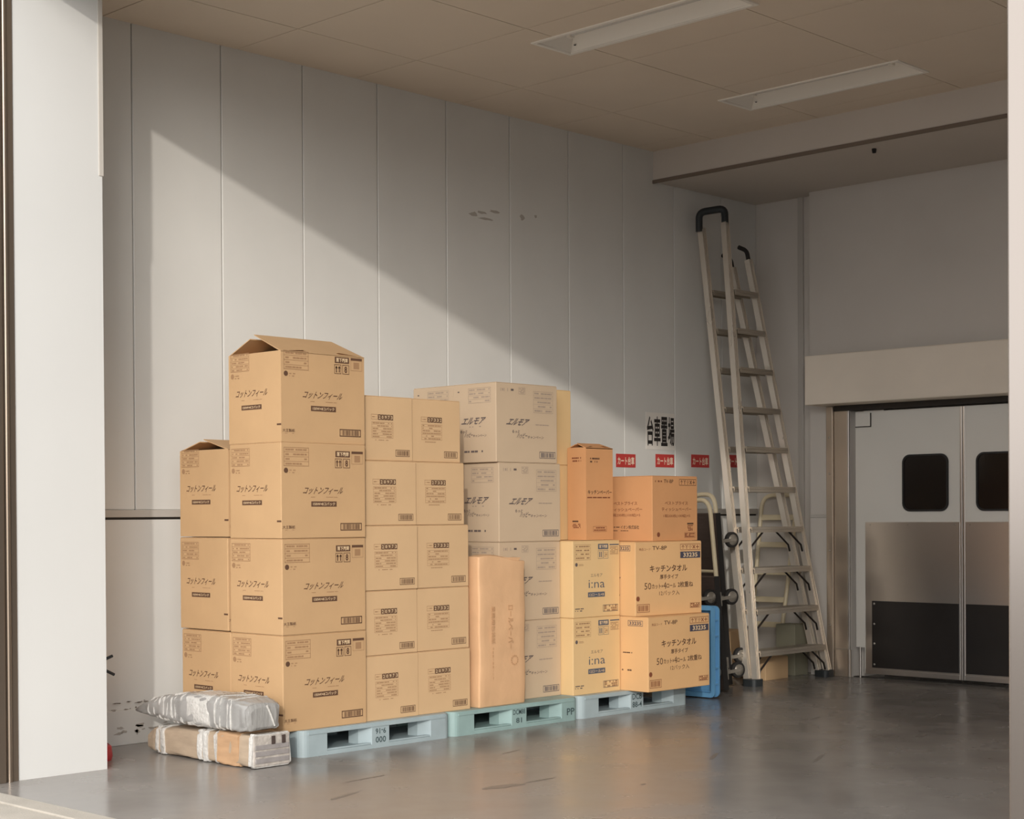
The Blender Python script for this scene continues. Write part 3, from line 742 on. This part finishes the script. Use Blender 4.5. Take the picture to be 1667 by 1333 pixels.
def cart(label, x, y0, length, width, lean, wheels, handle=None, rz=0.0):
    t = thing('platform_cart', label, 'cart', (x, y0, .012), 0, 'platform carts standing on end')
    t.rotation_euler = (0, -lean, rz)
    MB().bbox(-.035, 0, 0, width, 0, length, .008, 2).build('deck', 'deck_board', t)
    MB().bbox(-.04, .005, -.006, 0, .0, length, .002).bbox(-.04, .005, width, width + .006, 0, length, .002).build('edge_band', 'rubber', t)
    for k in range(3): MB().bbox(-.039, -.035, .02, width - .02, length * (.2 + .27 * k), length * (.2 + .27 * k) + .02, .001).build('deck_batten', 'deck_board', t)
    for z in wheels:
        for y in (.028, width - .05): caster(t, y, z, .001)
    if handle:
        hx, hl = handle
        P = arc_path([(hx, .09, .18), (hx, .09, hl), (hx, width - .09, hl), (hx, width - .09, .18)], .10, 8)
        MB().sweep(P, .0165, 12).build('handle', 'cream_paint', t)
        MB().sweep([(hx, .09, hl * .62), (hx, width - .09, hl * .62)], .012, 10).build('handle_crossbar', 'cream_paint', t)
        for y in (.09, width - .09): MB().bbox(hx - .03, hx + .03, y - .022, y + .022, .14, .22, .005).build('hinge_bracket', 'caster_steel', t)
cart('dark platform cart on end beside the stepladder, two casters in full view', 9.485, 7.02, .82, .46, R(6), (.125, .655), (.05, 1.36), R(-16))
cart('tall dark platform cart on end with a cream handle loop rising above it', 9.80, 7.22, 1.27, .44, R(5), (.20, 1.06), (.04, 1.405), R(-14))
cart('dark platform cart on end squeezed behind the blue crate', 9.235, 7.03, .84, .46, R(5), (.125, .66), None, R(-14))

# ------------------------------------------------------------------ big folded stepladder
def ladder():
    t = thing('stepladder', 'tall folded aluminium stepladder leaning in the corner by the swing doors', 'ladder', (10.4, 7.1, 0))
    O = Vector((10.4, 7.1, 0))
    def rail(p0, p1, name, sgn):
        p0 = Vector(p0) - O; p1 = Vector(p1) - O
        ax = (p1 - p0).normalized(); sx = Vector((1, 0, 0)); sx = (sx - ax * sx.dot(ax)).normalized(); sy = ax.cross(sx) * -1
        if sy.y > 0: sy = -sy          # sy points to the room
        w, d = .024, .024
        prof = [(-w, -d), (w, -d), (w, d), (w - .006, d), (w - .006, d - .018), (.004, d - .018), (.004, d - .004), (-.004, d - .004), (-.004, d - .018), (-w + .006, d - .018), (-w + .006, d), (-w, d)]
        MB().extrude(prof, p0, p1, sx, sy).build(name, 'aluminium', t)
    yF = lambda z: 7.085 + .17 * z
    yR = lambda z: 7.150 + .195 * z
    def line(x0, z0, x1, z1): return lambda z: x0 + (x1 - x0) * (z - z0) / (z1 - z0)
    LF = line(9.925, .023, 10.378, 3.60); RF = line(10.872, .023, 10.612, 3.295)
    LR = line(9.915, .03, 10.262, 3.50); RR = line(10.835, .03, 10.585, 3.242)
    for fx, fy, z1 in ((LF, yF, 3.60), (RF, yF, 3.27), (LR, yR, 3.50), (RR, yR, 3.22)):
        rail((fx(.05), fy(.05), .05), (fx(z1), fy(z1), z1), 'stile', 1)
    # feet
    for cx, cy in ((9.915, 7.12), (10.86, 7.12)):
        MB().prism(rrect(cx - .062 - O.x, cx + .062 - O.x, cy - .068 - O.y, cy + .058 - O.y, .035, 5), 0, .052).build('foot', 'black_plastic', t)
    # treads, front and rear section
    prof = [(-.040, .018), (.040, .018), (.040, -.024), (.034, -.024), (.034, .006), (-.034, .006), (-.034, -.003), (-.036, -.024), (-.040, -.024), (-.040, -.004), (-.043, -.002), (-.043, .004), (-.040, .006)]
    for k in range(10):
        z = .235 + .3055 * k
        for fy, fl, fr_, dz in ((yF, LF, RF, 0), (yR, LR, RR, .0)):
            zz = z + dz
            MB().extrude(prof, (fl(zz) + .02 - O.x, fy(zz) - O.y, zz), (fr_(zz) - .02 - O.x, fy(zz) - O.y, zz), Vector((0, 1, 0)), Vector((0, 0, 1))).build('tread', 'tread_alloy', t)
            if k < 4:
                yo = fy(zz) - .02 - O.y
                MB().sweep([(fr_(zz) - .20 - O.x, yo, zz - .012), (fr_(zz - .13) - .045 - O.x, yo - .01, zz - .125), (fr_(zz - .18) - .033 - O.x, yo - .012, zz - .175)], .0075, 8).build('brace', 'brace_steel', t)
                MB().sweep([(fl(zz) + .20 - O.x, yo, zz - .012), (fl(zz - .13) + .045 - O.x, yo - .01, zz - .125), (fl(zz - .18) + .033 - O.x, yo - .012, zz - .175)], .0075, 8).build('brace', 'brace_steel', t)
    # plastic top cap over the left stiles, curved rubber tips on the right ones
    a = Vector((LF(3.60), yF(3.60), 3.60)) - O; b = Vector((LR(3.50), yR(3.50), 3.50)) - O
    MB().sweep(arc_path([a + Vector((-.02, -.02, -.06)), a + Vector((-.01, -.01, .05)), b + Vector((-.03, .0, .12)), b + Vector((-.03, .0, -.03))], .05, 6), .028, 10).build('top_cap', 'black_plastic', t)
    for fx, fy, z in ((RF, yF, 3.27), (RR, yR, 3.22)):
        c = Vector((fx(z), fy(z), z)) - O
        MB().sweep(arc_path([c, c + Vector((-.02, 0, .07)), c + Vector((-.10, .02, .09))], .06, 6), .017, 10).build('rubber_tip', 'rubber', t)
ladder()

# ------------------------------------------------------------------ cream tube frame and boxes in the corner
def tube_frame():
    t = thing('tube_frame', 'cream tubular frame with flat crossbars standing in the corner behind the stepladder', 'frame', (10.85, 7.62, 0))
    O = Vector((10.85, 7.62, 0))
    fx = lambda z: 10.86 + .17 * (z / 1.42)
    yn = lambda z: 7.555 - .085 * (z / 1.4); yf = lambda z: 7.84 - .03 * (z / 1.4)
    top = 1.42
    P = [(10.74, 7.575, .012), (fx(.12), yn(.12), .16), (fx(.7), yn(.7), .7), (fx(top), yn(top), top), (fx(top), yf(top), top), (fx(.7), yf(.7), .7), (fx(.12), yf(.12), .16), (10.74, 7.85, .012)]
    MB().sweep(arc_path([Vector(p) - O for p in P], .11, 7), .0165, 12).build('bent_tube', 'cream_paint', t)
    for z in (1.24, 1.02, .80, .58, .38):
        MB().bbox(fx(z) - .012 - O.x, fx(z) + .012 - O.x, yn(z) + .008 - O.y, yf(z) - .008 - O.y, z - .022, z + .022, .004).build('crossbar', 'cream_paint', t)
tube_frame()
CB1 = kind(.30, .20, .172, 'kraft_small'); CB2 = kind(.18, .18, .40, 'green_box'); CB3 = kind(.26, .24, .36, 'kraft_small')
carton(CB1, 'low plain carton on the floor between the legs of the stepladder', (10.285, 7.262, 0), R(0))
carton(CB2, 'grey-green carton standing in the corner behind the stepladder', (10.755, 7.315, 0), R(0))
carton(CB3, 'plain carton against the panelled wall, behind the low one', (10.30, 7.60, 0), 0)
t = thing('wooden_block', 'short upright block of bare wood on the low carton behind the stepladder', 'block', (10.305, 7.41, .172))
MB().bbox(0, .035, 0, .04, 0, .19, .002).build('plank', 'wood', t); MB().bbox(.037, .072, .004, .04, 0, .185, .002).build('plank', 'wood', t)

# ------------------------------------------------------------------ wrapped bundles on the floor
def loft(sections, n=28, seed=1, wr=.004):
    """sections: (x, y, z, half width, half height, power); axis roughly y"""
    rn = random.Random(seed); vs = []; fs = []
    ph = [rn.uniform(0, 6.28) for _ in range(6)]
    for i, (cx, cy, cz, a, b, p) in enumerate(sections):
        for k in range(n):
            th = 2 * math.pi * k / n; c, s = math.cos(th), math.sin(th)
            x = math.copysign(abs(c) ** (2 / p), c) * a; z = math.copysign(abs(s) ** (2 / p), s) * b
            q = 1 + wr * min(1, a / .1) / max(.02, a) * (math.sin(5 * th + cy * 23 + ph[0]) + .7 * math.sin(9 * th - cy * 61 + ph[1]) + .5 * math.sin(cy * 95 + ph[2]))
            vs.append((cx + x * q, cy, max(0.004, cz + z * q)))
    m = len(sections)
    for i in range(m - 1):
        for k in range(n): fs.append((i * n + k, i * n + (k + 1) % n, (i + 1) * n + (k + 1) % n, (i + 1) * n + k))
    mb = MB().add(vs, fs, True); mb.add(vs[:n], [tuple(range(n - 1, -1, -1))]); mb.add(vs[-n:], [tuple(range(n))]); return mb
def interp(keys, m):
    out = []
    for i in range(m):
        t = i / (m - 1) * (len(keys) - 1); k = min(int(t), len(keys) - 2); f = t - k
        out.append(tuple(keys[k][j] * (1 - f) + keys[k + 1][j] * f for j in range(len(keys[0]))))
    return out
t = thing('wrapped_bundle', 'lower brown bundle bound with white film, lying on the floor beside the pallet', 'bundle', (5.13, 7.1, 0))
LO = [(-.025, -.465, .087, .116, .083, 9), (-.027, -.25, .086, .118, .082, 9), (-.03, .0, .083, .116, .079, 8), (-.035, .25, .078, .108, .074, 7), (-.04, .41, .072, .095, .068, 6), (-.045, .48, .06, .08, .052, 4)]
loft(interp(LO, 34), 40, 2, .0022).build('body', 'timber_wrapped', t)
def band(y0, y1, grow, m, name, seed, keys=LO, parent=t):
    def at(y):
        for k in range(len(keys) - 1):
            if keys[k][1] <= y <= keys[k + 1][1]:
                f = (y - keys[k][1]) / (keys[k + 1][1] - keys[k][1]); return tuple(keys[k][j] * (1 - f) + keys[k + 1][j] * f for j in range(6))
        return keys[0] if y < keys[0][1] else keys[-1]
    s = []
    for i in range(6):
        q = list(at(y0 + (y1 - y0) * i / 5)); q[1] = y0 + (y1 - y0) * i / 5; q[3] += grow; q[4] += grow * .8; s.append(tuple(q))
    loft(s, 40, seed, .0035).build(name, m, parent)
band(-.36, -.185, .006, 'timber_orange', 'bare_timber', 3)
band(-.10, -.06, .007, 'film_white', 'film_band', 4); band(-.05, -.01, .005, 'film_white', 'film_band', 5); band(-.172, -.16, .006, 'film_white', 'film_band', 9)
band(.30, .34, .007, 'film_white', 'film_band', 6); band(.36, .38, .006, 'film_white', 'film_band', 7)
band(-.47, -.445, .005, 'film_white', 'film_band', 8)
MB().bbox(-.138, .088, -.476, -.466, .010, .166, .004).build('end_cover', 'film_dull', t)
for z in (.040, .075, .108): MB().bbox(-.130, .082, -.4805, -.476, z - .013, z + .011, .002).build('tape_strip', 'tape_grey', t)
for x in (-.02, .045): MB().bbox(x - .012, x + .012, -.4835, -.4805, .118, .160, .002).build('tape_strip', 'tape_dark', t)
t2 = thing('wrapped_bundle', 'upper bundle shrouded in grey plastic film, tapering to a tail at the wall', 'bundle', (5.11, 7.1, .176))
UP = [(-.035, -.44, .080, .105, .066, 6), (-.03, -.38, .085, .120, .081, 6), (-.025, -.15, .088, .124, .084, 6), (-.03, .08, .086, .122, .082, 5), (-.04, .26, .080, .108, .072, 4), (-.06, .42, .068, .080, .052, 3), (-.075, .53, .052, .045, .030, 2.5), (-.085, .61, .040, .014, .010, 2)]
loft(interp(UP, 60), 40, 12, .0035).build('body', 'film_grey', t2)
band(-.14, .05, .004, 'film_white', 'film_wrap', 15, UP, t2)
for y in (-.33, -.30, -.24, -.20, .10, .16, .19, .235, .27, .31, .36, .42): band(y, y + .005, .0035, 'film_white', 'film_crease', int(y * 100) + 60, UP, t2)  # creases coloured pale to imitate streaks of glare on the film
MB().sweep([(-.02, -.457, .135), (.005, -.455, .09), (.03, -.455, .03)], .006, 8).build('film_crease', 'film_white', t2)
loft([(-.035, -.452, .078, .078, .048, 4), (-.035, -.447, .078, .092, .058, 4), (-.035, -.44, .080, .103, .064, 5)], 30, 17, .003).build('end_cap', 'film_grey', t2)

# ------------------------------------------------------------------ wall signs
def sign(label, x0, x1, z0, z1, ground, draw, name, group=None):
    t = thing(name, label, 'sign', (x0, WY - .0005, z0), 0, group)
    MB().box(0, x1 - x0, -.0022, 0, 0, z1 - z0).build('sheet', ground, t)
    p = Print(x1 - x0, z1 - z0); draw(p)
    for me in p.meshes('wall', 0, .0032): put('lettering', me, t)['kind'] = 'stuff'
def parking(p):
    for k, ch in enumerate('台車置場'): p.text('sign_ink', ch, .03 + .243 * k, .255 + .243 * k, .10, .90, .022)
sign('white notice with four tall black characters on the panelled wall', 9.655, 10.005, 1.765, 2.045, 'sign_paper', parking, 'wall_notice')
def cartlab(p): p.text('sign_letter', 'カート台車', .07, .93, .2, .82, .03)
G6 = 'red labels in a row on the panelled wall'
for (x0, x1, z), lab in zip(((9.305, 9.53, 1.622), (9.77, 9.996, 1.630), (10.212, 10.441, 1.637), (10.68, 10.905, 1.645)),
                       ('red label with white characters, leftmost in the row above the tissue carton', 'red label with white characters directly below the black and white notice', 'red label with white characters beside the left rail of the stepladder', 'red label partly covered by the rails of the stepladder')):
    sign(lab, x0, x1, z, z + .10, 'sign_red', cartlab, 'wall_label', G6)

# ------------------------------------------------------------------ fire extinguisher half hidden behind the pillar
t = thing('fire_extinguisher', 'red fire extinguisher on a stand, almost wholly hidden behind the white pillar', 'extinguisher', (4.622, 7.52, 0))
MB().lathe([(.10, 0), (.105, .02), (.10, .07), (.085, .085), (.085, .02)], (0, 0, 0), 'z', 24).build('stand', 'extinguisher_red', t)
MB().lathe([(.06, .03), (.065, .06), (.065, .40), (.05, .45), (.022, .475), (.022, .50)], (0, 0, 0), 'z', 24).build('cylinder', 'extinguisher_red', t)
MB().sweep(arc_path([(0, 0, .50), (.05, -.01, .515), (.115, -.02, .54)], .03, 4), .008, 8).build('lever', 'black_plastic', t)
MB().sweep(arc_path([(0, 0, .49), (.07, -.01, .47), (.125, -.02, .44)], .03, 4), .008, 8).build('grip', 'black_plastic', t)
t = thing('extinguisher_sign', 'narrow red plate on the wall just beside the pillar edge', 'sign', (4.80, WY - .006, .80))
MB().bbox(-.11, .145, -.006, 0, 0, .085, .001).build('plate', 'extinguisher_red', t)
